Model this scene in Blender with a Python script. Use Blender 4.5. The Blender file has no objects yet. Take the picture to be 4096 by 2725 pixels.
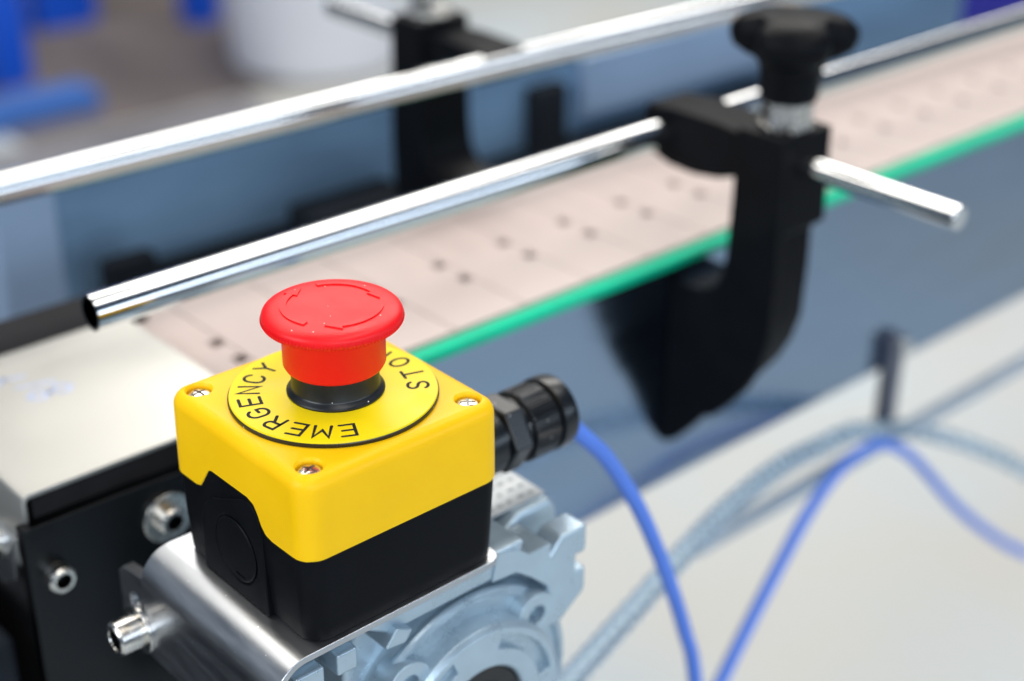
import bpy, bmesh, math, random
from mathutils import Vector, Matrix
random.seed(4)
SC = bpy.context.scene
COL = SC.collection
S = 0.001            # drawing units are millimetres; blender units are metres
ZF = 850.0           # height of the label disc above the floor, mm
PI = math.pi

# ------------------------------------------------------------------ camera
def W(x, y, z): return Vector((x*S, y*S, (z+ZF)*S))
cam_d = bpy.data.cameras.new('camera'); cam = bpy.data.objects.new('camera', cam_d); COL.objects.link(cam)
SC.camera = cam
r_ = Vector((0.74508188, -0.66691361, 0.00890155)); u_ = Vector((0.29871284, 0.34559809, 0.88956877)); f_ = Vector((0.59634188, 0.66014256, -0.45671453))
M = Matrix(((r_.x, u_.x, -f_.x), (r_.y, u_.y, -f_.y), (r_.z, u_.z, -f_.z))).to_4x4()
M.translation = W(-217.643, -317.841, 212.096)
cam.matrix_world = M
cam_d.sensor_width = 36; cam_d.lens = 53.317; cam_d.clip_start = 0.01; cam_d.clip_end = 60
cam_d.dof.use_dof = True; cam_d.dof.focus_distance = 0.422; cam_d.dof.aperture_fstop = 5.2; cam_d.dof.aperture_blades = 0

# ------------------------------------------------------------------ light (workshop: cool daylight all round, ceiling panels)
wd = bpy.data.worlds.new('World'); SC.world = wd; wd.use_nodes = True
bg = wd.node_tree.nodes['Background']; bg.inputs[0].default_value = (0.42, 0.60, 0.88, 1); bg.inputs[1].default_value = 0.17
def area(name, loc, target, sx, sy, power, color):
    d = bpy.data.lights.new(name, 'AREA'); d.shape = 'RECTANGLE'; d.size = sx; d.size_y = sy; d.energy = power; d.color = color
    o = bpy.data.objects.new(name, d); COL.objects.link(o); o.location = loc
    o.rotation_euler = (Vector(target)-Vector(loc)).to_track_quat('-Z', 'Y').to_euler()
    return o
area('ceiling_panel', (0.35, 1.5, 2.9), (0.35, 0.5, 0.85), 3.6, 0.65, 46, (1.0, 0.95, 0.86))
area('ceiling_panel', (4.2, 1.5, 2.9), (4.2, 0.5, 0.85), 3.4, 0.65, 40, (1.0, 0.96, 0.90))
area('ceiling_panel', (0.6, -0.6, 3.0), (0.3, 0.1, 0.85), 3.2, 0.7, 40, (1.0, 0.97, 0.92))
area('ceiling_panel', (2.4, 2.6, 3.1), (2.0, 2.2, 0.0), 3.0, 2.0, 95, (1.0, 0.96, 0.90))
area('side_light', (0.8, -2.7, 1.45), (0.8, 0.0, 0.9), 5.2, 0.6, 54, (0.72, 0.85, 1.0))
area('side_light', (-1.5, -2.2, 1.9), (0.1, 0.1, 0.8), 1.6, 1.2, 24, (0.90, 0.95, 1.0))
area('side_light', (-2.6, 0.3, 1.9), (0.0, 0.1, 0.85), 1.8, 1.2, 54, (0.90, 0.95, 1.0))  # lamp added on the left to brighten the lid's end face
SC.view_settings.view_transform = 'Standard'; SC.view_settings.look = 'None'
SC.view_settings.gamma = 1; SC.view_settings.exposure = -0.1
SC.cycles.use_denoising = True
SC.cycles.max_bounces = 10; SC.cycles.glossy_bounces = 6; SC.cycles.sample_clamp_indirect = 6

# ------------------------------------------------------------------ materials
def nodes(name):
    m = bpy.data.materials.new(name); m.use_nodes = True
    nt = m.node_tree; return m, nt, nt.nodes['Principled BSDF']
def mat(name, col, rough=0.5, metal=0.0, spec=0.5, var=0.06, scale=60.0, bump=0.0, bscale=900.0, rvar=0.08, stretch=None, coat=0.0, trans=0.0, sss=0.0):
    m, nt, b = nodes(name)
    b.inputs['Metallic'].default_value = metal; b.inputs['Specular IOR Level'].default_value = spec
    b.inputs['Coat Weight'].default_value = coat; b.inputs['Transmission Weight'].default_value = trans
    if sss:
        b.inputs['Subsurface Weight'].default_value = sss; b.inputs['Subsurface Radius'].default_value = (0.004, 0.002, 0.001); b.inputs['Subsurface Scale'].default_value = 1.0
    tc = nt.nodes.new('ShaderNodeTexCoord'); mp = nt.nodes.new('ShaderNodeMapping')
    if stretch: mp.inputs['Scale'].default_value = stretch
    nt.links.new(tc.outputs['Object'], mp.inputs['Vector'])
    n = nt.nodes.new('ShaderNodeTexNoise'); n.inputs['Scale'].default_value = scale; n.inputs['Detail'].default_value = 6
    nt.links.new(mp.outputs[0], n.inputs['Vector'])
    cr = nt.nodes.new('ShaderNodeValToRGB')
    cr.color_ramp.elements[0].position = 0.3; cr.color_ramp.elements[1].position = 0.7
    cr.color_ramp.elements[0].color = tuple(max(0, c*(1-var)) for c in col)+(1,)
    cr.color_ramp.elements[1].color = tuple(min(1, c*(1+var)) for c in col)+(1,)
    nt.links.new(n.outputs[0], cr.inputs[0]); nt.links.new(cr.outputs[0], b.inputs['Base Color'])
    mr = nt.nodes.new('ShaderNodeMapRange'); mr.inputs[1].default_value = 0.3; mr.inputs[2].default_value = 0.7
    mr.inputs[3].default_value = max(0.02, rough-rvar); mr.inputs[4].default_value = min(1, rough+rvar)
    nt.links.new(n.outputs[0], mr.inputs[0]); nt.links.new(mr.outputs[0], b.inputs['Roughness'])
    if bump:
        n2 = nt.nodes.new('ShaderNodeTexNoise'); n2.inputs['Scale'].default_value = bscale; n2.inputs['Detail'].default_value = 3
        nt.links.new(mp.outputs[0], n2.inputs['Vector'])
        bp = nt.nodes.new('ShaderNodeBump'); bp.inputs['Strength'].default_value = bump; bp.inputs['Distance'].default_value = 0.0004
        nt.links.new(n2.outputs[0], bp.inputs['Height']); nt.links.new(bp.outputs[0], b.inputs['Normal'])
    return m
YEL = mat('yellow_plastic', (0.96, 0.55, 0.003), 0.42, var=0.02, bump=0.05, bscale=1500, spec=0.22, sss=0.15)
LAB = mat('label_yellow', (0.87, 0.70, 0.006), 0.38, spec=0.22, var=0.03, scale=120, bump=0.03)
RED = mat('red_plastic', (0.86, 0.004, 0.008), 0.44, var=0.04, bump=0.12, bscale=2200, spec=0.33, sss=0.1)
BLK = mat('black_plastic', (0.004, 0.0045, 0.006), 0.46, var=0.2, bump=0.06, bscale=1400, spec=0.07)
BLKG = mat('black_gland_plastic', (0.005, 0.007, 0.010), 0.34, var=0.2, bump=0.05, bscale=1400, spec=0.5)
INK = mat('engraved_black', (0.02, 0.02, 0.022), 0.7, var=0.5, scale=900, bump=0.4, bscale=2500, spec=0.2)
CHR = mat('polished_steel', (0.70, 0.71, 0.72), 0.09, metal=1, var=0.03, scale=30, rvar=0.03)
SCR = mat('zinc_steel', (0.70, 0.68, 0.64), 0.24, metal=1, var=0.12, scale=400, bump=0.1)
SST = mat('brushed_stainless', (0.27, 0.36, 0.49), 0.18, metal=1, var=0.05, scale=14, stretch=(1, 3, 6), rvar=0.05)  # blue of the cool reflection is put into the steel colour
SSB = mat('bracket_stainless', (0.50, 0.52, 0.55), 0.32, metal=1, var=0.05, scale=40, stretch=(6, 1, 6), bump=0.012, bscale=500, rvar=0.04)
COV = mat('cover_stainless', (0.52, 0.515, 0.49), 0.48, metal=1, var=0.05, scale=14, bump=0.03, bscale=200)
SDP = mat('dark_reflection_steel', (0.028, 0.030, 0.033), 0.36, metal=1, var=0.1, scale=30, bump=0.05, bscale=500)  # dark surroundings mirrored by the side plates are put into the colour
BELT = mat('belt_acetal', (0.52, 0.42, 0.385), 0.42, var=0.05, scale=45, bump=0.03, bscale=700)
BED = mat('bed_plastic', (0.13, 0.10, 0.09), 0.6)
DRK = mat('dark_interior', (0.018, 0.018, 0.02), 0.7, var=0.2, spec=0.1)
GRN = mat('green_strip', (0.0, 0.50, 0.28), 0.5, spec=0.1, var=0.08, scale=80)
ALU = mat('cast_aluminium_paint', (0.43, 0.54, 0.62), 0.31, metal=0.55, var=0.07, scale=90, bump=0.18, bscale=1200)
RUB = mat('seal_rubber', (0.012, 0.012, 0.013), 0.5)
CABL = mat('blue_cable_sheath', (0.10, 0.23, 0.76), 0.48, spec=0.35, var=0.04, sss=0.0)
HOSE = mat('clear_hose', (0.70, 0.86, 1.0), 0.25, var=0.03, trans=0.8, spec=0.5)
FLR = mat('floor_resin', (0.62, 0.63, 0.60), 0.45, var=0.10, scale=1.6, bump=0.02, bscale=40)
_nt = FLR.node_tree; _r = [n for n in _nt.nodes if n.type == 'VALTORGB'][0]
_r.color_ramp.elements[0].color = (0.55, 0.52, 0.46, 1); _r.color_ramp.elements[1].color = (0.49, 0.56, 0.60, 1)
PST = mat('post_steel', (0.16, 0.17, 0.21), 0.45, metal=0.6)
RODM = mat('rod_steel', (0.42, 0.48, 0.54), 0.45, metal=0.3)
FL2 = mat('dark_floor_grey', (0.19, 0.185, 0.20), 0.7, var=0.25, scale=5)
BUCK = mat('white_polyethylene', (0.80, 0.82, 0.88), 0.45, var=0.02)
BLUE = mat('blue_paint', (0.0, 0.09, 0.66), 0.45, var=0.08)
BLU2 = mat('blue_paint_light', (0.05, 0.16, 0.50), 0.45, var=0.08)
NAVY = mat('navy_plastic', (0.010, 0.012, 0.26), 0.5, var=0.08)
MACH = mat('machine_steel', (0.22, 0.37, 0.56), 0.38, metal=0.4, var=0.12, scale=9, stretch=(1, 1, 5))
MACL = mat('machine_light_panel', (0.30, 0.41, 0.58), 0.5, metal=0.2, var=0.06, scale=9)
MACD = mat('machine_dark', (0.012, 0.015, 0.020), 0.7, var=0.2, spec=0.1)
PLT = mat('nameplate_foil', (0.42, 0.45, 0.47), 0.45, metal=0.4, var=0.15, scale=250)
PRN = mat('grey_print', (0.20, 0.22, 0.24), 0.5)
PEN = mat('blue_marker_ink', (0.42, 0.48, 0.68), 0.6, var=0.2, scale=300, spec=0.2)

def dust(m, scale=260.0, size=0.055, keep=0.72, col=(0.75, 0.75, 0.72, 1)):
    nt = m.node_tree; b = nt.nodes['Principled BSDF']; src = b.inputs['Base Color'].links[0].from_socket
    tc = nt.nodes.new('ShaderNodeTexCoord'); v = nt.nodes.new('ShaderNodeTexVoronoi'); v.inputs['Scale'].default_value = scale
    nt.links.new(tc.outputs['Object'], v.inputs['Vector'])
    a = nt.nodes.new('ShaderNodeMath'); a.operation = 'LESS_THAN'; a.inputs[1].default_value = size; nt.links.new(v.outputs['Distance'], a.inputs[0])
    sp = nt.nodes.new('ShaderNodeSeparateColor'); nt.links.new(v.outputs['Color'], sp.inputs[0])
    g = nt.nodes.new('ShaderNodeMath'); g.operation = 'GREATER_THAN'; g.inputs[1].default_value = keep; nt.links.new(sp.outputs[0], g.inputs[0])
    k = nt.nodes.new('ShaderNodeMath'); k.operation = 'MULTIPLY'; nt.links.new(a.outputs[0], k.inputs[0]); nt.links.new(g.outputs[0], k.inputs[1])
    mx = nt.nodes.new('ShaderNodeMix'); mx.data_type = 'RGBA'
    nt.links.new(k.outputs[0], mx.inputs['Factor']); nt.links.new(src, mx.inputs['A']); mx.inputs['B'].default_value = col
    nt.links.new(mx.outputs['Result'], b.inputs['Base Color'])
dust(BLKG, 300, 0.07, 0.6); dust(RED, 260, 0.06, 0.6, (0.9, 0.55, 0.5, 1)); dust(SSB, 240, 0.07, 0.5, (0.95, 0.95, 0.95, 1)); dust(BLK, 120, 0.03, 0.8, (0.3, 0.32, 0.36, 1))

# ------------------------------------------------------------------ object helpers
ORG = {}
def setp(o, label=None, cat=None, group=None, kind=None):
    if label: o['label'] = label
    if cat: o['category'] = cat
    if group: o['group'] = group
    if kind: o['kind'] = kind
    return o
def thing(name, label, cat, base, group=None):
    o = bpy.data.objects.new(name, None); COL.objects.link(o); o.empty_display_size = 0.02
    o.location = W(*base); ORG[o] = W(*base)
    return setp(o, label, cat, group)
def finish(me, mt, smooth=35):
    me.materials.append(mt)
    if smooth:
        for p in me.polygons: p.use_smooth = True
        me.set_sharp_from_angle(angle=math.radians(smooth))
def to_mesh(name, bm, org):
    bmesh.ops.recalc_face_normals(bm, faces=bm.faces[:])
    for v in bm.verts: v.co = W(*v.co)-org
    me = bpy.data.meshes.new(name); bm.to_mesh(me); bm.free(); return me
def add_bevel(o, w, seg=2, ang=35):
    md = o.modifiers.new('bevel', 'BEVEL'); md.width = w*S; md.segments = seg; md.limit_method = 'ANGLE'; md.angle_limit = math.radians(ang); md.harden_normals = True
def part(name, bm, mt, parent, bevel=0, smooth=35, seg=2, ang=35):
    me = to_mesh(name, bm, ORG[parent]); finish(me, mt, smooth)
    o = bpy.data.objects.new(name, me); COL.objects.link(o); o.parent = parent; ORG[o] = ORG[parent]
    if bevel: add_bevel(o, bevel, seg, ang)
    return o
def single(name, bm, mt, base, label=None, cat=None, group=None, kind=None, bevel=0, smooth=35):
    me = to_mesh(name, bm, W(*base)); finish(me, mt, smooth)
    o = bpy.data.objects.new(name, me); COL.objects.link(o); o.location = W(*base); ORG[o] = W(*base)
    if bevel: add_bevel(o, bevel)
    return setp(o, label, cat, group, kind)
def inst(name, me, parent, loc, rotz=0.0, rot=None):
    o = bpy.data.objects.new(name, me); COL.objects.link(o); o.parent = parent
    o.location = W(*loc)-ORG[parent]; o.rotation_euler = rot or (0, 0, rotz); ORG[o] = ORG[parent]
    return o
def local_mesh(name, bm, mt, smooth=35):
    bmesh.ops.recalc_face_normals(bm, faces=bm.faces[:])
    for v in bm.verts: v.co = v.co*S
    me = bpy.data.meshes.new(name); bm.to_mesh(me); bm.free(); finish(me, mt, smooth); return me
NB = bmesh.new
def box(bm, x0, x1, y0, y1, z0, z1):
    v = [bm.verts.new((x, y, z)) for z in (z0, z1) for x, y in ((x0, y0), (x1, y0), (x1, y1), (x0, y1))]
    for f in ((0, 3, 2, 1), (4, 5, 6, 7), (0, 1, 5, 4), (1, 2, 6, 5), (2, 3, 7, 6), (3, 0, 4, 7)): bm.faces.new([v[i] for i in f])
    return bm
def prism(bm, pts, axis, a0, a1):
    """extrude a 2D outline; axis x: pts=(y,z); y: (x,z); z: (x,y)"""
    def P(p, a): return {'x': (a, p[0], p[1]), 'y': (p[0], a, p[1]), 'z': (p[0], p[1], a)}[axis]
    A = [bm.verts.new(P(p, a0)) for p in pts]; B = [bm.verts.new(P(p, a1)) for p in pts]; n = len(pts)
    bm.faces.new(A); bm.faces.new(B)
    for i in range(n): bm.faces.new((A[i], A[(i+1) % n], B[(i+1) % n], B[i]))
    return bm
def lathe(bm, prof, c, axis='z', seg=48, rf=None):
    """prof: (r, h) along axis; rf(angle, index, r) may change the radius"""
    rows = []
    for k, (r, h) in enumerate(prof):
        if r < 1e-6:
            p = {'z': (c[0], c[1], h), 'x': (h, c[1], c[2]), 'y': (c[0], h, c[2])}[axis]; rows.append([bm.verts.new(p)]); continue
        row = []
        for i in range(seg):
            a = 2*PI*i/seg; rr = rf(a, k, r) if rf else r; q, s = rr*math.cos(a), rr*math.sin(a)
            row.append(bm.verts.new({'z': (c[0]+q, c[1]+s, h), 'x': (h, c[1]+q, c[2]+s), 'y': (c[0]+q, h, c[2]+s)}[axis]))
        rows.append(row)
    for A, B in zip(rows, rows[1:]):
        if len(A) == 1 and len(B) == 1: continue
        for i in range(seg):
            j = (i+1) % seg
            if len(A) == 1: bm.faces.new((A[0], B[i], B[j]))
            elif len(B) == 1: bm.faces.new((A[i], A[j], B[0]))
            else: bm.faces.new((A[i], A[j], B[j], B[i]))
    return bm
def cyl(bm, c, axis, r, h0, h1, seg=40, r1=None): return lathe(bm, [(0, h0), (r, h0), (r1 or r, h1), (0, h1)], c, axis, seg)
def spline(pts, n=12):
    P = [Vector(p) for p in pts]; P = [2*P[0]-P[1]]+P+[2*P[-1]-P[-2]]; out = []
    for i in range(1, len(P)-2):
        for k in range(n):
            t = k/n; a, b, c, d = P[i-1:i+3]
            out.append(0.5*((2*b)+(c-a)*t+(2*a-5*b+4*c-d)*t*t+(3*b-a-3*c+d)*t**3))
    out.append(P[-2]); return out
def tube(bm, path, r, seg=20, rf=None, cap=True):
    rows = []; up = Vector((0.13, 0.31, 0.9)).normalized(); N = None
    for i, p in enumerate(path):
        t = (path[min(i+1, len(path)-1)]-path[max(i-1, 0)]).normalized()
        N = (up-up.dot(t)*t).normalized() if N is None else (N-N.dot(t)*t).normalized()
        Bn = t.cross(N); rr = rf(i) if rf else r
        rows.append([bm.verts.new(p+rr*(math.cos(2*PI*k/seg)*N+math.sin(2*PI*k/seg)*Bn)) for k in range(seg)])
    for A, B in zip(rows, rows[1:]):
        for k in range(seg): bm.faces.new((A[k], A[(k+1) % seg], B[(k+1) % seg], B[k]))
    if cap: bm.faces.new(rows[0]); bm.faces.new(rows[-1])
    return bm
def cut(bm, cb, op='DIFFERENCE'):
    """boolean of two closed bmeshes"""
    obs = []
    for b in (bm, cb):
        bmesh.ops.recalc_face_normals(b, faces=b.faces[:])
        me = bpy.data.meshes.new('tmp'); b.to_mesh(me); b.free(); o = bpy.data.objects.new('tmp', me); COL.objects.link(o); obs.append(o)
    md = obs[0].modifiers.new('b', 'BOOLEAN'); md.object = obs[1]; md.operation = op; md.solver = 'EXACT'; md.use_self = True
    dg = bpy.context.evaluated_depsgraph_get(); dg.update()
    me = bpy.data.meshes.new_from_object(obs[0].evaluated_get(dg))
    r = bmesh.new(); r.from_mesh(me); bpy.data.meshes.remove(me)
    for o in obs:
        me = o.data; bpy.data.objects.remove(o); bpy.data.meshes.remove(me)
    return r
def rsq(b, r, n=8, cx=0, cy=0, straight=1):
    """rounded square outline, counter-clockwise, optional subdivision of the straight sides"""
    pts = []
    for q, (sx, sy) in enumerate(((1, -1), (1, 1), (-1, 1), (-1, -1))):
        a0 = -PI/2+q*PI/2
        arc = [(sx*(b-r)+r*math.cos(a0+PI/2*k/n), sy*(b-r)+r*math.sin(a0+PI/2*k/n)) for k in range(n+1)]
        pts += arc
        nxt = ((1, 1), (-1, 1), (-1, -1), (1, -1))[q]; a1 = a0+PI/2
        e = (nxt[0]*(b-r)+r*math.cos(a1), nxt[1]*(b-r)+r*math.sin(a1)); s = arc[-1]
        for k in range(1, straight): pts.append((s[0]+(e[0]-s[0])*k/straight, s[1]+(e[1]-s[1])*k/straight))
    return [(cx+x, cy+y) for x, y in pts]
def loft(bm, rings, cap=(True, True)):
    R = [[bm.verts.new(p) for p in r] for r in rings]; n = len(R[0])
    for A, B in zip(R, R[1:]):
        for i in range(n): bm.faces.new((A[i], A[(i+1) % n], B[(i+1) % n], B[i]))
    if cap[0]: bm.faces.new(R[0])
    if cap[1]: bm.faces.new(R[-1])
    return bm
def ribbon(bm, pts, w, z, capn=6, h=None):
    """flat stroke of constant width with round ends; h(x,y) gives extra height"""
    P = [Vector((p[0], p[1])) for p in pts]; L = []; Rr = []
    for i, p in enumerate(P):
        d0 = (P[i]-P[i-1]).normalized() if i else (P[1]-P[0]).normalized()
        d1 = (P[i+1]-P[i]).normalized() if i < len(P)-1 else d0
        n0 = Vector((-d0.y, d0.x)); n1 = Vector((-d1.y, d1.x)); m = (n0+n1)
        m = m.normalized() if m.length > 1e-6 else n0
        k = w/2/max(0.45, m.dot(n0)); L.append(p+m*k); Rr.append(p-m*k)
    def cap(p, d): 
        a = math.atan2(d.y, d.x); return [p+Vector((math.cos(a+PI/2-PI*k/capn), math.sin(a+PI/2-PI*k/capn)))*w/2 for k in range(1, capn)]
    zz = lambda v: (v.x, v.y, z+(h(v.x, v.y) if h else 0))
    vl = [bm.verts.new(zz(v)) for v in L]; vr = [bm.verts.new(zz(v)) for v in Rr]
    for i in range(len(P)-1): bm.faces.new((vr[i], vr[i+1], vl[i+1], vl[i]))
    ce = [bm.verts.new(zz(v)) for v in cap(P[-1], (P[-1]-P[-2]))]; bm.faces.new([vr[-1]]+ce[::-1]+[vl[-1]])
    cs = [bm.verts.new(zz(v)) for v in cap(P[0], (P[0]-P[1]))]; bm.faces.new([vl[0]]+cs[::-1]+[vr[0]])
    return bm
def socket_screw(parent, c, axis, sgn, r, L, washer=True, mt=None):
    """cap screw: head along axis direction sgn from the seat c, with hex socket"""
    mt = mt or SCR; i = 'xyz'.index(axis); s = c[i]
    hd = NB(); lathe(hd, [(0, s), (r, s), (r, s+sgn*(L-0.8)), (r-0.7, s+sgn*L), (r*0.62, s+sgn*L), (r*0.60, s+sgn*(L-0.3))], c, axis, 40)
    lathe(hd, [(r*0.60, s+sgn*(L-0.3)), (r*0.55, s+sgn*L*0.45), (0, s+sgn*L*0.4)], c, axis, 6) if False else None
    ring = [(r*0.60, s+sgn*(L-0.3))]
    o = part('screw', hd, mt, parent, smooth=30)
    sk = NB(); lathe(sk, [(r*0.60, s+sgn*(L-0.31)), (r*0.56, s+sgn*L*0.45), (0, s+sgn*L*0.42)], c, axis, 6)
    part('hex_socket', sk, DRK if mt is None else SDP, o, smooth=0)
    if washer:
        w = NB(); cyl(w, c, axis, r*1.45, s-sgn*0.1, s+sgn*1.3); part('washer', w, mt, o, bevel=0.25)
    return o

# ================================================================== the setting
fb = NB(); v = [fb.verts.new(p) for p in ((-3000, -3000, -850), (9000, -3000, -850), (9000, 9000, -850), (-3000, 9000, -850))]; fb.faces.new(v)
single('floor', fb, FLR, (0, 0, -850), kind='structure')

# ================================================================== conveyor
GZ = -117.0; GX = 29.0            # drive axis
CONV = thing('conveyor', 'stainless steel conveyor with pink slat belt and green edge strips', 'conveyor', (500, 165, -850))
def side(y0, y1):
    b = NB(); box(b, 62, 1600, y0, y1, -187, -70.4); return b
near = part('side_frame', side(98, 101.5), SST, CONV, bevel=0.8)
far = part('side_frame', side(228.5, 232), SST, CONV, bevel=0.8)
b = NB(); box(b, 62, 1600, 101.6, 228.4, -186, -180); part('bottom_pan', b, SST, CONV)
b = NB(); box(b, 60, 1600, 110, 212, -80, -70.5); part('slide_bed', b, BED, CONV)
for y0, y1 in ((95.6, 103.2), (219.2, 226.8)):
    b = NB(); prism(b, [(y0, -70.2), (y1, -70.2), (y1, -66.2), (y0, -66.2)], 'x', 40, 1600)
    part('edge_strip', b, GRN, CONV, bevel=0.7)
# belt slats: 38.1 mm pitch, hinge slots at two places along each joint
def slat_mesh():
    x0, x1 = 0.35, 37.75
    pts = [(x0, 0), (x1, 0)]
    for a in (36.2, 53.8): pts += [(x1, a-3.2), (x1-6.0, a-3.2), (x1-6.0, a+3.2), (x1, a+3.2)]
    pts += [(x1, 114.3), (x0, 114.3)]
    b = NB(); prism(b, pts, 'z', -4.0, 0.0)
    return local_mesh('belt_slat', b, BELT, 0)
SL = slat_mesh(); PX = 38.1; X0 = 169.0-4*PX+2.5
for k in range(1, 40):
    o = inst('belt_slat', SL, CONV, (X0+(k-1)*PX, 104.2, -65.0-random.uniform(0, 0.15)))
# drive shaft
b = NB(); cyl(b, (GX, 0, GZ), 'y', 10, 58, 231); part('drive_shaft', b, SCR, CONV)
# side plates at the drive end
def splate(y0, y1):
    b = NB(); prism(b, [(-61, -70), (-24, -70.3), (96, -74), (96, -205), (-61, -205)], 'y', y0, y1); return b
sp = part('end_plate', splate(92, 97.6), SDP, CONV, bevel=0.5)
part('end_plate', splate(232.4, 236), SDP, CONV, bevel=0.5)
socket_screw(CONV, (-52, 92, -90.5), 'y', -1, 4.7, 6.0, washer=False)
o = socket_screw(CONV, (-9.5, 92, -86), 'y', -1, 5.4, 6.0, washer=False)
b = NB(); cyl(b, (-9.5, 0, -86), 'y', 9.5, 90.2, 92.1); part('washer', b, SCR, o, bevel=0.4)
socket_screw(CONV, (-10, 92, -143), 'y', -1, 5.2, 6.5)
# top cover with turned-down end
b = NB(); prism(b, [(34, -60), (-55.5, -60), (-57.3, -60.8), (-58, -62.5), (-58, -92), (-56.4, -92), (-56.4, -63), (-55.6, -61.7), (34, -61.6)], 'y', 96.5, 194)
cov = part('end_cover', b, COV, CONV, bevel=0.3)
b = NB(); prism(b, [(104, -80), (109, -99), (122, -107), (126, -104), (126, -80)], 'x', -59.7, -58.05); part('cover_tab', b, SSB, cov, bevel=0.3)
socket_screw(CONV, (-59.7, 119, -87), 'x', -1, 5.0, 5.5)
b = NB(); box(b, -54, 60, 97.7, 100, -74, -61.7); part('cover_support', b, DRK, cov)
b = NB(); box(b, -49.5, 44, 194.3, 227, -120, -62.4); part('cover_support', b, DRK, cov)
b = NB(); box(b, -52, -50, 101, 232, -260, -62); part('dark_backing', b, DRK, CONV)  # added dark sheet, hides bright floor seen through the open end
# faint handwriting left on the cover
for pts in ([(-18, 155), (-14, 158.5), (-10, 155.5), (-13, 152), (-18, 155), (-22, 152.5), (-26, 156), (-22, 159), (-18.5, 156)], [(-26, 166), (-17, 163.5), (-13, 162)], [(-30, 178), (-24, 174), (-20, 173)], [(-30, 172.5), (-26, 176)]):
    b = NB(); ribbon(b, [tuple(q)[:2] for q in spline([(x, y, 0) for x, y in pts], 5)], 1.7, -59.97); part('pen_mark', b, PEN, cov, smooth=0)
# legs (stand behind the gearbox and far down the line)
for x in (20, 1400):
    for y in (112, 206):
        b = NB(); box(b, x, x+38, y, y+20, -850, -187); part('leg', b, SST, CONV, bevel=1)

# ================================================================== guide rails
def rail(label, pts, group='guide rails above the belt'):
    P = [Vector(p) for p in pts]
    b = NB(); n = len(P)
    rows = []
    tube(b, P, 6.35, 48, cap=False); tube(b, P, 5.3, 48, cap=False)
    bo = [e for e in b.edges if len(e.link_faces) == 1]
    bmesh.ops.bridge_loops(b, edges=[e for e in bo if all((v.co-P[0]).length < 7 for v in e.verts)])
    bmesh.ops.bridge_loops(b, edges=[e for e in bo if all((v.co-P[-1]).length < 7 for v in e.verts)])
    return single('guide_rail', b, CHR, tuple(P[0]), label, 'guide rail', group, smooth=50)
rail('polished steel tube rail over the near belt edge, open end towards stop button', [(-19.5, 110, -10.5), (267, 110, -10.5), (1500, 110, -10.5)])
rail('polished steel tube rail on the far belt side, passing before a black clamp', [(-260, 232, -9.5), (0, 231.5, -9.5), (150, 231, -9.5), (267, 230.5, -9.5), (420, 226, -9.5), (1500, 186, -9.5)])

# ================================================================== rail clamps
def clamp(label, mir):
    my = (lambda y: 340-y) if mir else (lambda y: y)
    t = thing('rail_clamp', label, 'clamp', (268, my(54), -160 if not mir else -160), 'black clamps holding the guide rails')
    leg_end = 107.8 if mir else 97.9
    outer = [(42, 4), (41, -30), (40, -60), (41, -88), (44.5, -102), (51, -115), (60, -127), (68.5, -136), (72.5, -137), (82, -149), (90, -158), (leg_end-1, -162)]
    inner = [(leg_end, -160), (leg_end, -77), (88, -76), (80, -75), (75, -73), (71, -69), (68.5, -63), (67.2, -54), (66.5, -30), (66.5, 4)]
    rec = [(42, 4), (41, -30), (40.8, -38), (47, -43), (46.5, -60), (47.3, -86), (51, -99), (57, -111), (66, -123), (74, -132), (78, -134), (86, -145), (93, -154), (leg_end-1, -158)]
    f = lambda pts: [(my(y), z) for y, z in pts]
    b = NB(); prism(b, f(outer+inner), 'x', 252, 257); prism(b, f(rec+[(leg_end, -157)]+inner[1:]), 'x', 257, 284)
    part('arm', b, BLK, t, bevel=0.9)
    # grip that reaches over the belt and holds the rail
    g = [(66.6, 0.5), (80, 1.5), (104, 1.5), (121, 0.2), (122.5, -4), (122, -15), (117, -21), (106, -24.5), (92, -25), (78, -23), (66.6, -19)]
    if mir: g = [(66.6, -2), (80, -1), (104, -1.5), (113, -3), (113.5, -8), (113, -15), (108, -18), (92, -19), (78, -19), (66.6, -18)]
    b = NB(); prism(b, f(g), 'x', 255, 281)
    c = NB(); cyl(c, (0, my(110) if not mir else 230.5, -10 if not mir else -9.5), 'x', 6.5, 240, 300)
    b = cut(b, c); part('rail_grip', b, BLK, t, bevel=0.8)
    # cross rod
    b = NB(); cyl(b, (268, 0, -10), 'y', 5.0, my(-33), my(41.2), 40)
    part('cross_rod', b, CHR, t, bevel=0.6)
    # stud with nut, knob
    b = NB(); cyl(b, (268, my(54), 0), 'z', 4, 3, 22); part('stud', b, SCR, t)
    b = NB(); lathe(b, [(0, 4.1), (11.5, 4.1), (11.5, 5.6), (10.8, 5.8), (10.8, 15.5), (10.2, 16.2), (0, 16.2)], (268, my(54), 0), 'z', 6); part('nut', b, SCR, t, smooth=0, bevel=0.4)
    b = NB()
    def st(a, k, r):
        w = max(0.0, min(1.0, (r-14)/8)) if k > 4 else 0.0
        return r*(1-w*0.42*max(0.0, 0.5-0.5*math.cos(3*(a-math.radians(-142))))**4)
    lathe(b, [(0, 16.4), (11.6, 16.4), (12.2, 18), (12.8, 27), (13.4, 31), (15.5, 33.5), (20.5, 35), (25, 38), (26.6, 42.5), (26, 46), (23, 49), (16, 51), (8, 51.6), (0, 51.7)], (268, my(54), 0), 'z', 72, st)
    part('knob', b, BLK, t, smooth=60)
    if not mir: t.location.x += 2.5*S
    return t
clamp('black hooked clamp with bare rod end and star knob, bolted beside the green strip', False)
clamp('black clamp on the far side of the belt, behind the far guide rail', True)

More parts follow.
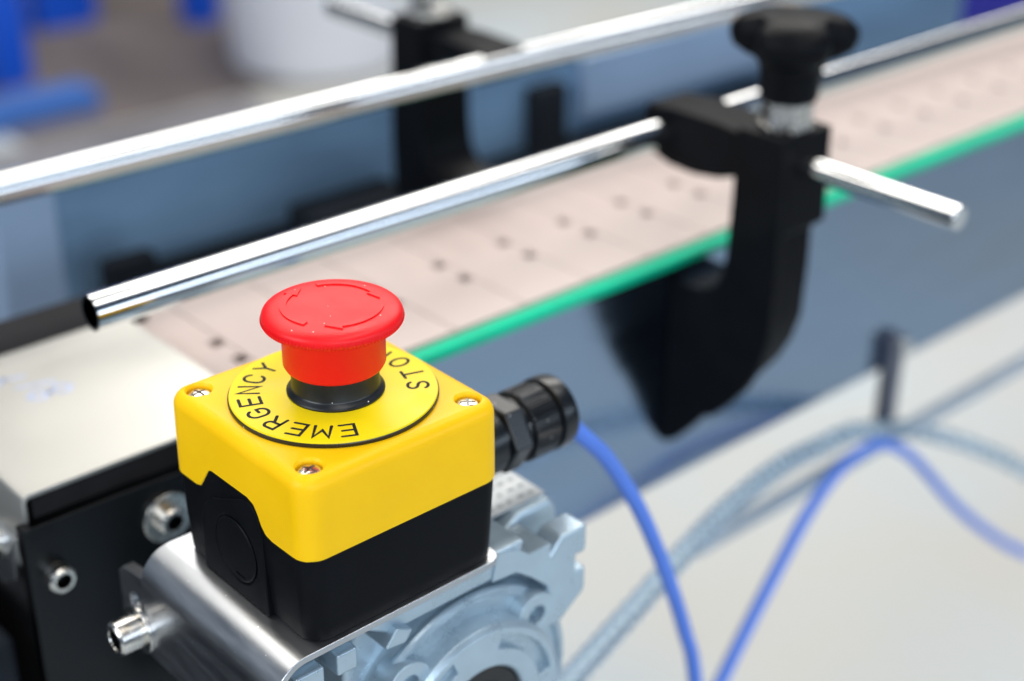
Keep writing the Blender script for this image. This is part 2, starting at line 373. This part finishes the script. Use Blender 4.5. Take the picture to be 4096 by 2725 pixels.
# ================================================================== gearbox
G = thing('gearbox', 'grey cast aluminium worm gearbox under the stop button bracket', 'gearbox', (GX, 10, -185))
b = NB(); prism(b, [(-12, -178), (-15, -172), (-15, -80), (-10, -70.5), (58, -70.5), (66, -78), (66, -172), (62, -178)], 'y', -20, 58)
part('housing', b, ALU, G, bevel=2.0, seg=3)
b = NB(); prism(b, [(-44, -60), (-44, -63.5), (-12, -64.5), (-4, -69.3), (36, -69.3), (48, -66), (50, -60)], 'y', -28.5, 34)
part('top_flange', b, ALU, G, bevel=1.0)
# drum and flange ring
b = NB(); lathe(b, [(0, -19.5), (45, -19.5), (45, -22), (43.4, -25.5), (40.5, -26.6), (39.5, -25.2), (34, -25.2), (0, -25.2)], (GX-1, 0, GZ), 'y', 96)
part('drum', b, ALU, G, smooth=30)
for k in range(4):
    a = PI/4+k*PI/2; cx, cz = GX-1+37*math.cos(a), GZ+37*math.sin(a)
    b = NB(); cyl(b, (cx, 0, cz), 'y', 8.2, -22, -30.5, 40)
    c = NB(); cyl(c, (cx, 0, cz), 'y', 3.6, -24, -40, 28); b = cut(b, c)
    part('bolt_lug', b, ALU, G, bevel=0.7)
ring = NB(); lathe(ring, [(18.6, -24), (34.3, -24), (34.3, -31.8), (32.6, -33.4), (19.6, -33.4), (18.6, -32.4), (18.6, -24)], (GX-1, 0, GZ), 'y', 96)
bmesh.ops.remove_doubles(ring, verts=ring.verts[:], dist=1e-4)
for a0, a1 in ((10, 74), (112, 140), (190, 254), (286, 340)):
    n = 20; A = [math.radians(a0+(a1-a0)*k/n) for k in range(n+1)]
    pts = [(GX-1+30.4*math.cos(a), GZ+30.4*math.sin(a)) for a in A]+[(GX-1+25.2*math.cos(a), GZ+25.2*math.sin(a)) for a in A[::-1]]
    c = NB(); prism(c, pts, 'y', -30.6, -40); ring = cut(ring, c)
part('flange_ring', ring, ALU, G, bevel=0.5, smooth=30)
b = NB(); lathe(b, [(18.5, -25), (18.5, -30.5), (17.5, -31.2), (12.5, -31.2), (11.5, -29.5), (11.5, -25)], (GX-1, 0, GZ), 'y', 64); part('shaft_seal', b, RUB, G)
b = NB(); lathe(b, [(11.4, -25), (11.4, -28), (8, -28), (8, -15), (0, -15)], (GX-1, 0, GZ), 'y', 48); part('hollow_shaft', b, SDP, G)
# raised rib over the drum
n = 24; A = [math.radians(68+66*k/n) for k in range(n+1)]
b = NB(); tube(b, [Vector((GX-1+43.0*math.cos(a), -26.0, GZ+43.0*math.sin(a))) for a in A], 1.7, 10); part('rib', b, ALU, G)
# small lugs beneath the bracket edge and the input-flange ears
for x0, x1, z0, y0 in ((-40, -30, -84, -33), (-25, -17.8, -72, -32)):
    b = NB(); box(b, x0, x1, y0, -18, z0, -64.4); part('lug', b, ALU, G, bevel=0.9)
b = NB(); prism(b, [(-7.5, -72), (-3, -66), (3, -69.2), (0, -73)], 'y', -31.5, -20); part('lug', b, ALU, G, bevel=0.8)
b = NB(); prism(b, [(36, -69.5), (46, -70.5), (52, -75), (60.5, -83), (60.5, -66.2), (51.5, -66.2), (46, -62), (38, -60.2)], 'y', -29.2, -14)
c = NB(); cyl(c, (43.5, -22.5, 0), 'z', 2.6, -80, -50, 24); b = cut(b, c); part('input_ear', b, ALU, G, bevel=1.2)
b = NB(); prism(b, [(60, -100), (60, -72), (65.5, -66), (77, -66), (77, -76.5), (72.5, -76.5), (72.5, -82.5), (77, -82.5), (77, -92), (66, -100)], 'y', -29.2, -19); part('input_ear', b, ALU, G, bevel=1.2)
b = NB(); prism(b, [(54, -100), (54, -70), (63, -64.8), (78, -64.8), (80, -70), (80, -92), (70, -100)], 'y', -12, 30); part('input_flange', b, ALU, G, bevel=2)
b = NB(); box(b, 52, 77.5, -8, 17, -64.75, -64.1); o = part('nameplate', b, PLT, G)
for k in range(5):
    for j in range(4):
        b = NB(); x = 54.5+k*4.6; y = -5.5+j*5; box(b, x, x+random.uniform(1.5, 3.5), y, y+1.2, -64.12, -64.05); part('print_mark', b, PRN, o, smooth=0)
for x, y in ((66, 24), (74, 22)):
    b = NB(); lathe(b, [(0, -55.5), (3, -55.7), (4, -57), (4, -64.9), (0, -64.9)], (x, y, 0), 'z', 6); part('flange_bolt', b, SCR, G, smooth=0, bevel=0.3)
b = NB(); cyl(b, (GX, 0, GZ), 'y', 22, 57, 91.9, 48); part('output_hub', b, ALU, G)

# ================================================================== mounting bracket
BR = thing('mounting_bracket', 'bent stainless steel plate bracket carrying the stop button box', 'bracket', (-5, 0, -92))
# profile in x-z: top sheet, bend, flange; extruded along y with rounded free corners
def bend(ro, zt, x, n=10): return [(x+ro-ro*math.sin(PI/2*k/n), zt-ro+ro*math.cos(PI/2*k/n)) for k in range(n+1)]
to, ti = bend(11, -56, -48), bend(8.8, -58.2, -45.8)
b = NB(); prism(b, [(35.2, -56)]+to+[(-48, -91), (-45.8, -91)]+ti[::-1]+[(35.2, -58.2)], 'y', -35.2, 38)
c = NB()
for sy, y in ((-1, -35.2), (1, 38)):
    yc = y-sy*5; xc = 30.2; pts = [(xc, y+sy*3), (xc, y)]+[(xc+5*math.sin(PI/2*k/8), yc+sy*5*math.cos(PI/2*k/8)) for k in range(1, 9)]+[(xc+8, yc), (xc+8, y+sy*3)]
    prism(c, pts, 'z', -70, -40)
b = cut(b, c); part('bent_plate', b, SSB, BR, bevel=0.35, ang=50, smooth=40)
b = NB(); prism(b, [(16, -64), (54.5, -70.2), (57.5, -73), (57.5, -98), (16, -98)], 'x', -45.6, -41.5)
c = NB(); cyl(c, (0, 48.5, -80.5), 'x', 3.2, -60, -30, 24); b = cut(b, c); part('slotted_tab', b, SSB, BR, bevel=0.4)
socket_screw(BR, (-48.05, 41.5, -85.5), 'x', -1, 5.6, 9.5)

# ================================================================== emergency stop box
E_ = thing('emergency_stop_box', 'yellow and black box with red mushroom emergency stop button', 'stop button', (0, 0, -56))
# --- black base
rings = []
for bb, r, z in ((33.2, 6, -56), (33.7, 6.2, -54.6), (34.0, 6.3, -50), (34.75, 6.5, -30), (34.85, 6.5, -18), (33.0, 6.5, -17)):
    rings.append([(x, y, z) for x, y in rsq(bb, r, 8)])
b = NB(); loft(b, rings); base = part('base', b, BLK, E_, smooth=40)
# raised panel with knockout on the end face
pan = [(19.6, -55.6), (19.2, -38.5), (17.0, -32.5), (12.6, -28.3), (7, -26), (-4, -20.6), (-8.6, -20.4), (-11.6, -23), (-13.3, -29.5), (-14.2, -55.6)]
b = NB(); prism(b, pan, 'x', -35.3, -32.5)
c = NB(); cyl(c, (0, 1.2, -40.4), 'x', 10.9, -40, -34.5, 56); b = cut(b, c); o = part('end_panel', b, BLK, base, bevel=0.5)
b = NB(); lathe(b, [(0, -34.4), (10.2, -34.4), (10.2, -35.2), (9.8, -35.5), (0, -35.5)], (0, 1.2, -40.4), 'x', 56)
c = NB(); box(c, -36, -35.1, -3.2, 1.8, -48.6, -47.8); b = cut(b, c); part('knockout', b, BLK, base, smooth=30)
# --- yellow lid with stepped lower edge on the end face
def lid_bottom(x, y):
    z = -27.6
    if x < -33:      # cut-out on the end with the knockout
        K = [(40, -28.2), (20.6, -28.0), (18.4, -27.2), (13.2, -19.8), (11.6, -19.2), (-7.0, -19.0), (-10.0, -19.9), (-11.8, -22.2), (-13.4, -25.4), (-15.4, -27.4), (-18.5, -28.0), (-40, -27.6)]
        for (a, za), (c2, zc) in zip(K, K[1:]):
            if a >= y >= c2:
                t = (a-y)/(a-c2); return za+(zc-za)*t
    return z
ST = 90
def ringz(off, zf, r=6.6, b0=35.1): return [(x, y, zf(x, y) if callable(zf) else zf) for x, y in rsq(b0-off, max(1.2, r-off), 9, straight=ST)]
rings = [ringz(2.2, -8), ringz(2.1, lambda x, y: lid_bottom(x*35.1/33, y*35.1/33)), ringz(0.35, lambda x, y: lid_bottom(x*35.1/34.75, y)), ringz(0.0, lambda x, y: lid_bottom(x, y)+0.35),
         ringz(0.05, lambda x, y: -4.9+(lid_bottom(x, y)+4.9)*0.6), ringz(0.25, -6.2)]
for k in range(1, 8):
    a = PI/2*k/7; rings.append(ringz(0.25+3.8*(1-math.cos(a)), -6.2+4.4*math.sin(a)))
b = NB(); loft(b, rings)
c = NB()
for sx in (-1, 1):
    for sy in (-1, 1): lathe(c, [(0, -5.2), (3.75, -5.2), (3.75, -2.6), (4.25, -1.7), (4.25, 2), (0, 2)], (sx*27.6, sy*27.6, 0), 'z', 40)
b = cut(b, c)
lid = part('lid', b, YEL, E_, smooth=28)
# --- lid screws
def screw_mesh():
    b = NB(); lathe(b, [(0, 0.9), (1.5, 0.85), (2.8, 0.5), (3.35, 0.1), (3.45, -0.4), (3.45, -1.2), (0, -1.2)][::-1], (0, 0, 0), 'z', 36)
    c = NB()
    for r in (0, PI/2):
        m = NB(); box(m, -2.3, 2.3, -0.42, 0.42, -0.9, 2)
        for v in m.verts:
            v.co = Matrix.Rotation(r, 3, 'Z') @ v.co
        me = bpy.data.meshes.new('t'); m.to_mesh(me); m.free(); c.from_mesh(me); bpy.data.meshes.remove(me)
    b = cut(b, c); return local_mesh('lid_screw', b, SCR, 30)
SM = screw_mesh()
for sx, sy, a in ((-1, -1, 0.35), (1, -1, 0.9), (-1, 1, 0.15), (1, 1, 1.2)): inst('lid_screw', SM, lid, (sx*27.6, sy*27.6, -3.6), a)
# --- legend disc
b = NB(); lathe(b, [(0, -1.9), (30.15, -1.9), (30.3, -1.6), (30.3, -0.75), (30.05, -0.55), (0, -0.55)], (0.3, -0.3, 0), 'z', 128); disc = part('legend_disc', b, BLKG, E_)
b = NB(); lathe(b, [(0, -0.56), (30.0, -0.56), (29.85, -0.04), (29.7, 0.0), (0, 0.0)], (0.3, -0.3, 0), 'z', 128); part('legend_face', b, LAB, disc)
def arcp(cx, cy, rx, ry, a0, a1, n=12): return [(cx+rx*math.cos(math.radians(a0+(a1-a0)*k/n)), cy+ry*math.sin(math.radians(a0+(a1-a0)*k/n))) for k in range(n+1)]
w, h = 2.0, 3.0
FONT = {'E': [[(w, h), (-w, h), (-w, -h), (w, -h)], [(-w, 0), (w*0.75, 0)]],
 'M': [[(-w*1.1, -h), (-w*1.1, h), (0, -h*0.25), (w*1.1, h), (w*1.1, -h)]],
 'R': [[(-w, -h), (-w, h), (w*0.35, h)]+arcp(w*0.35, h*0.5, w*0.65, h*0.5, 80, -90, 10)+[(-w, 0)], [(w*0.1, 0), (w, -h)]],
 'G': [arcp(0, h-2.1, 2.1, 2.1, 25, 180, 9)+arcp(0, -h+2.1, 2.1, 2.1, 180, 360, 10)+[(2.1, -0.3), (0.3, -0.3)]],
 'N': [[(-w, -h), (-w, h), (w, -h), (w, h)]],
 'C': [arcp(0, h-2.05, 2.05, 2.05, 20, 180, 9)+arcp(0, -h+2.05, 2.05, 2.05, 180, 340, 9)],
 'Y': [[(-w*1.05, h), (0, 0.1), (w*1.05, h)], [(0, 0), (0, -h)]],
 'S': [arcp(0, h*0.5, w*0.95, h*0.5, 25, 268, 12)+arcp(0, -h*0.5, w*0.95, h*0.5, 90, -155, 12)],
 'T': [[(-w*1.05, h), (w*1.05, h)], [(0, h), (0, -h)]],
 'O': [arcp(0, 0, 2.1, h, 90, 449, 26)],
 'P': [[(-w, -h), (-w, h), (w*0.35, h)]+arcp(w*0.35, h*0.45, w*0.65, h*0.55, 80, -90, 10)+[(-w, -h*0.1)]]}
LM = {}
for ch, strokes in FONT.items():
    b = NB()
    for i, s in enumerate(strokes): ribbon(b, s, 0.94, 0.02+0.012*i)
    LM[ch] = local_mesh('letter', b, INK, 0)
for ch, a in zip('EMERGENCY', (-116.7, -133.4, -150.2, -167.6, 174.8, 157.6, 141.3, 125.4, 108.7)):
    a = math.radians(a); inst('letter', LM[ch], disc, (0.3+24.3*math.cos(a), -0.3+24.3*math.sin(a), 0), a-PI/2)
for ch, a in zip('STOP', (-35.8, -18.2, 1.0, 19.5)):
    a = math.radians(a); inst('letter', LM[ch], disc, (0.3+24.2*math.cos(a), -0.3+24.2*math.sin(a), 0), a+PI/2)
# --- collar, stem, head
BX, BY = 0.8, -0.7
b = NB(); lathe(b, [(11.5, 0.02), (14.1, 0.02), (14.2, 0.6), (13.8, 1.2), (13.0, 1.7), (12.7, 2.3), (12.6, 9.5), (11.5, 9.5)], (BX, BY, 0), 'z', 96); part('collar', b, BLKG, E_)
NK = 112
def kn(a, k, r): return r
dome = lambda r: 27.4-2.3*(r/18.0)**2.4
head_prof = [(0, 8.1), (13.2, 8.1), (14.2, 8.6), (14.7, 9.6), (14.75, 21.6), (15.4, 22.2), (18.1, 22.0)]
kp = [(18.9, 22.0), (19.5, 22.5), (19.85, 23.3), (20.0, 24.1)]
up = [(19.9, 24.7), (19.6, 25.3), (19.1, 25.8), (18.5, 26.15)]
K0 = len(head_prof)
prof = head_prof+kp+[(r, z) for r, z in up]+[(17.6, 26.45), (16.5, 26.65), (15, 26.8), (12, 26.95), (8, 27.1), (4, 27.2), (0, 27.2)]
def hz(r):
    top = [(r0, z0) for r0, z0 in prof if z0 > 25.9][::-1]
    for (a, za), (c2, zc) in zip(top, top[1:]):
        if a <= r <= c2: return za+(zc-za)*(r-a)/(c2-a)
    return 26.2
def knurl(a, k, r):
    if K0 <= k < K0+3: return r+0.48*max(0.0, math.cos(NK*a))**0.5*(1 if k > K0 else 0.9)
    return r
b = NB(); lathe(b, prof, (BX, BY, 0), 'z', NK*4, knurl); head = part('button_head', b, RED, E_, smooth=50)
for a0, a1, tip in ((73, -5, -25), (-44, -115, -134), (203, 113, 94)):
    n = 26; A = [math.radians(a0+(a1-a0)*k/n) for k in range(n+1)]; rc, hw = 13.7, 0.95
    out = [((rc+hw)*math.cos(a), (rc+hw)*math.sin(a)) for a in A]; inn = [((rc-hw)*math.cos(a), (rc-hw)*math.sin(a)) for a in A]
    b = NB(); H = 0.42
    def vz(p, e): return b.verts.new((p[0]+BX, p[1]+BY, hz(math.hypot(*p))+e))
    to_, ti_, bo_, bi_ = [vz(p, H) for p in out], [vz(p, H) for p in inn], [vz(p, -0.5) for p in out], [vz(p, -0.5) for p in inn]
    for i in range(n):
        b.faces.new((to_[i], to_[i+1], ti_[i+1], ti_[i])); b.faces.new((bo_[i], bo_[i+1], to_[i+1], to_[i])); b.faces.new((ti_[i], ti_[i+1], bi_[i+1], bi_[i]))
    b.faces.new((to_[0], ti_[0], bi_[0], bo_[0]))
    ae, at = math.radians(a1), math.radians(tip)
    hp = [((rc+2.2)*math.cos(ae), (rc+2.2)*math.sin(ae)), (rc*math.cos(at), rc*math.sin(at)), ((rc-2.2)*math.cos(ae), (rc-2.2)*math.sin(ae))]
    ht = [vz(p, H) for p in hp]; hb = [vz(p, -0.5) for p in hp]; b.faces.new(ht)
    for i in range(3): b.faces.new((ht[i], ht[(i+1) % 3], hb[(i+1) % 3], hb[i]))
    part('arrow', b, RED, head, smooth=30)
# --- cable gland on the far end
GZ0 = -40.0
gl = NB(); lathe(gl, [(0, 33), (11.4, 33), (11.4, 58.6), (10.2, 59.2), (10.2, 61), (0, 61)], (0, 0, GZ0), 'x', 64); gland = part('cable_gland', gl, BLKG, E_)
b = NB(); lathe(b, [(0, 60.5), (11.9, 60.5), (13.0, 61.4), (13.0, 67.8), (12, 68.6), (0, 68.6)], (0, 0, GZ0), 'x', 6); part('gland_hexagon', b, BLKG, gland, smooth=0, bevel=0.5)
b = NB(); lathe(b, [(0, 68.5), (10.8, 68.5), (10.8, 70), (12.0, 70.4), (12.2, 71), (12.2, 80.6), (11.7, 81.2), (10.9, 81.3), (10.9, 82.4), (0, 82.4)], (0, 0, GZ0), 'x', 288, lambda a, k, r: r+0.22*(1 if math.cos(72*a) > 0 else -1)*(1 if 4 <= k <= 5 else 0)); part('knurled_ring', b, BLKG, gland, smooth=25)
b = NB(); lathe(b, [(0, 82.3), (12.0, 82.3), (12.7, 82.8), (12.75, 87.2), (12.3, 88.8), (10.8, 89.8), (6, 90.0), (0, 90.0)], (0, 0, GZ0), 'x', 64); part('gland_cap', b, BLKG, gland, smooth=40)

# ================================================================== cables, hose, rod
pts = spline([(86, 0, -40), (91.5, 0, -42), (99.3, 0, -52), (107.5, 0, -61), (116.1, 0, -71.3), (133.5, 0, -99.1), (150.4, 0, -134.5), (164.9, 0, -171.3), (174.4, 0, -202.9), (190, 0, -300), (196, 0, -520), (210, 0, -780), (250, 0, -844), (330, 10, -847)], 14)
b = NB(); tube(b, pts, 3.0, 24); single('cable', b, CABL, (190, 0, -850), 'blue cable leaving the black gland of the stop button box', 'cable', 'blue cables')
RD = thing('support_rod', 'thin steel rod on a short post hanging below the conveyor frame', 'rod', (440, 92, -242))
b = NB(); box(b, 434, 446, 90.7, 97.9, -232, -166); part('post', b, PST, RD, bevel=1)
b = NB(); cyl(b, (442, 0, -171), 'y', 4.5, 87, 90.8, 24); part('post_screw', b, SCR, RD, bevel=0.5)
b = NB(); cyl(b, (0, 86, -226), 'x', 4.6, 272, 900, 32); part('rod', b, RODM, RD, bevel=0.5)
HP = [(0.0, -40.0, -846.0), (5.0, -30.0, -520.0), (38.0, -8.0, -240.0), (80.9, 10.0, -189.8), (120.1, 20.0, -185.6), (167.1, 32.0, -182.6), (220.7, 44.0, -176.3), (259.5, 52.0, -174.9), (302.6, 61.0, -178.3), (351.5, 71.0, -189.8), (384.9, 78.0, -199.1), (427.8, 84.0, -216.6), (467.9, 86.0, -234.3), (532.0, 84.0, -270.2), (589.2, 80.0, -307.6), (665.3, 74.0, -367.1), (740.0, 66.0, -450.0), (790.0, 60.0, -640.0), (820.0, 50.0, -846.0)]
hp = spline(HP, 30)
b = NB(); tube(b, hp, 4.9, 20, rf=lambda i: 4.9+0.4*math.sin(i*1.3)); single('clear_hose', b, HOSE, (440, 92, -850), 'clear ribbed plastic hose draped over the thin steel rod', 'hose')
b = NB(); tube(b, spline([(150.0, 10.0, -846.0), (150.0, 10.0, -480.0), (168.0, 15.0, -330.0), (194.7, 22.0, -284.2), (235.7, 34.0, -257.9), (265.2, 42.0, -241.0), (295.7, 50.0, -225.2), (324.5, 58.0, -213.6), (356.8, 67.0, -209.3), (387.0, 74.0, -211.5), (413.7, 77.0, -217.1), (440.2, 77.5, -233.6), (464.2, 77.5, -255.9), (503.0, 76.0, -296.0), (548.8, 74.0, -336.3), (593.0, 71.0, -369.2), (667.8, 66.0, -415.3), (740.0, 60.0, -500.0), (780.0, 55.0, -660.0), (800.0, 50.0, -846.0)], 16), 3.2, 20)
single('cable', b, CABL, (440, 92, -850), 'blue cable looped over the steel rod under the clear hose', 'cable', 'blue cables')

# ================================================================== things behind
MC = thing('steel_machine', 'blue-grey steel machine frame standing behind the far guide rail', 'machine', (300, 420, -850))
b = NB(); box(b, 84, 900, 362, 378, -380, -66); part('panel', b, MACH, MC, bevel=3)
b = NB(); box(b, 50, 84, 354, 386, -850, -62); part('corner_post', b, MACL, MC, bevel=3)
b = NB(); box(b, 180, 214, 379, 386, -850, -70); part('corner_post', b, MACL, MC, bevel=3)
b = NB(); box(b, 112, 640, 352, 361.8, -380, -122); part('lower_panel', b, MACD, MC, bevel=2)
b = NB(); box(b, 450, 640, 355, 361.8, -110, -70); part('door_panel', b, MACL, MC, bevel=1)
b = NB(); box(b, 100, 128, 340, 352, -380, -108); part('switch_box', b, MACD, MC, bevel=2)
b = NB(); box(b, 405, 432, 350, 361.8, -300, -82); part('dark_post', b, MACD, MC, bevel=1)
b = NB(); box(b, 222, 292, 330, 361.8, -170, -112); part('dark_block', b, MACD, MC, bevel=4)  # plain dark block added for the dark area beside the far clamp
b = NB(); box(b, 84, 214, 340, 398, -850, -820); part('foot_beam', b, MACD, MC, bevel=2)
b = NB(); box(b, -620, -66, 99, 700, -850, -113); cb = single('control_cabinet', b, MACD, (-350, 400, -850), 'dark steel cabinet on the floor past the conveyor end', 'cabinet', bevel=4)
def bucket(label, c, r, h):
    t = thing('white_bucket', label, 'bucket', (c[0], c[1], -845))
    b = NB(); lathe(b, [(0, -845), (r*0.9, -845), (r*0.96, -835), (r*1.08, -850+h), (r*1.12, -850+h), (r*1.12, -850+h+12), (r*1.02, -850+h+12), (r*0.9, -842), (0, -842)], (c[0], c[1], 0), 'z', 64); part('tub', b, BUCK, t, smooth=40)
    b = NB(); lathe(b, [(r*1.08, -850+h-60), (r*1.15, -850+h-60), (r*1.15, -850+h-48), (r*1.08, -850+h-48)], (c[0], c[1], 0), 'z', 64); part('rim_band', b, BUCK, t)
    return t
bucket('large white plastic bucket standing on the floor', (1790, 2610), 205, 420)
TR = thing('blue_trolley', 'blue steel trolley with tall uprights beside a white bucket', 'trolley', (1250, 3000, -850))
b = NB(); box(b, 500, 1220, 2590, 2690, -850, -800); part('base_beam', b, BLU2, TR, bevel=4)
for x, y, hw in ((1150, 2900, 45), (1480, 3280, 78), (1760, 3080, 38)):
    b = NB(); box(b, x-hw, x+hw, y-40, y+40, -850, 200); part('upright', b, BLUE, TR, bevel=4)
b = NB(); box(b, 2450, 3300, 900, 1350, -850, -250)
c = NB(); box(c, 2480, 3270, 930, 1320, -820, -200); b = cut(b, c); single('storage_crate', b, NAVY, (2875, 1125, -850), 'large navy blue storage crate on the floor far behind the clamp', 'crate', bevel=6)
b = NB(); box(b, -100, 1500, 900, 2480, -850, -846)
single('grey_floor_area', b, FL2, (700, 1700, -850), 'large grey area of the floor behind the steel machine', 'mat')  # plain grey sheet added to make this stretch of floor darker
CB = mat('dark_floor_brown', (0.15, 0.125, 0.115), 0.7, var=0.35, scale=4)
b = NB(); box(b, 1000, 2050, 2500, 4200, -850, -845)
single('brown_floor_area', b, CB, (1500, 3300, -850), 'dark brown area of the floor under the white bucket', 'mat')  # brown sheet added so the floor around the bucket is darker
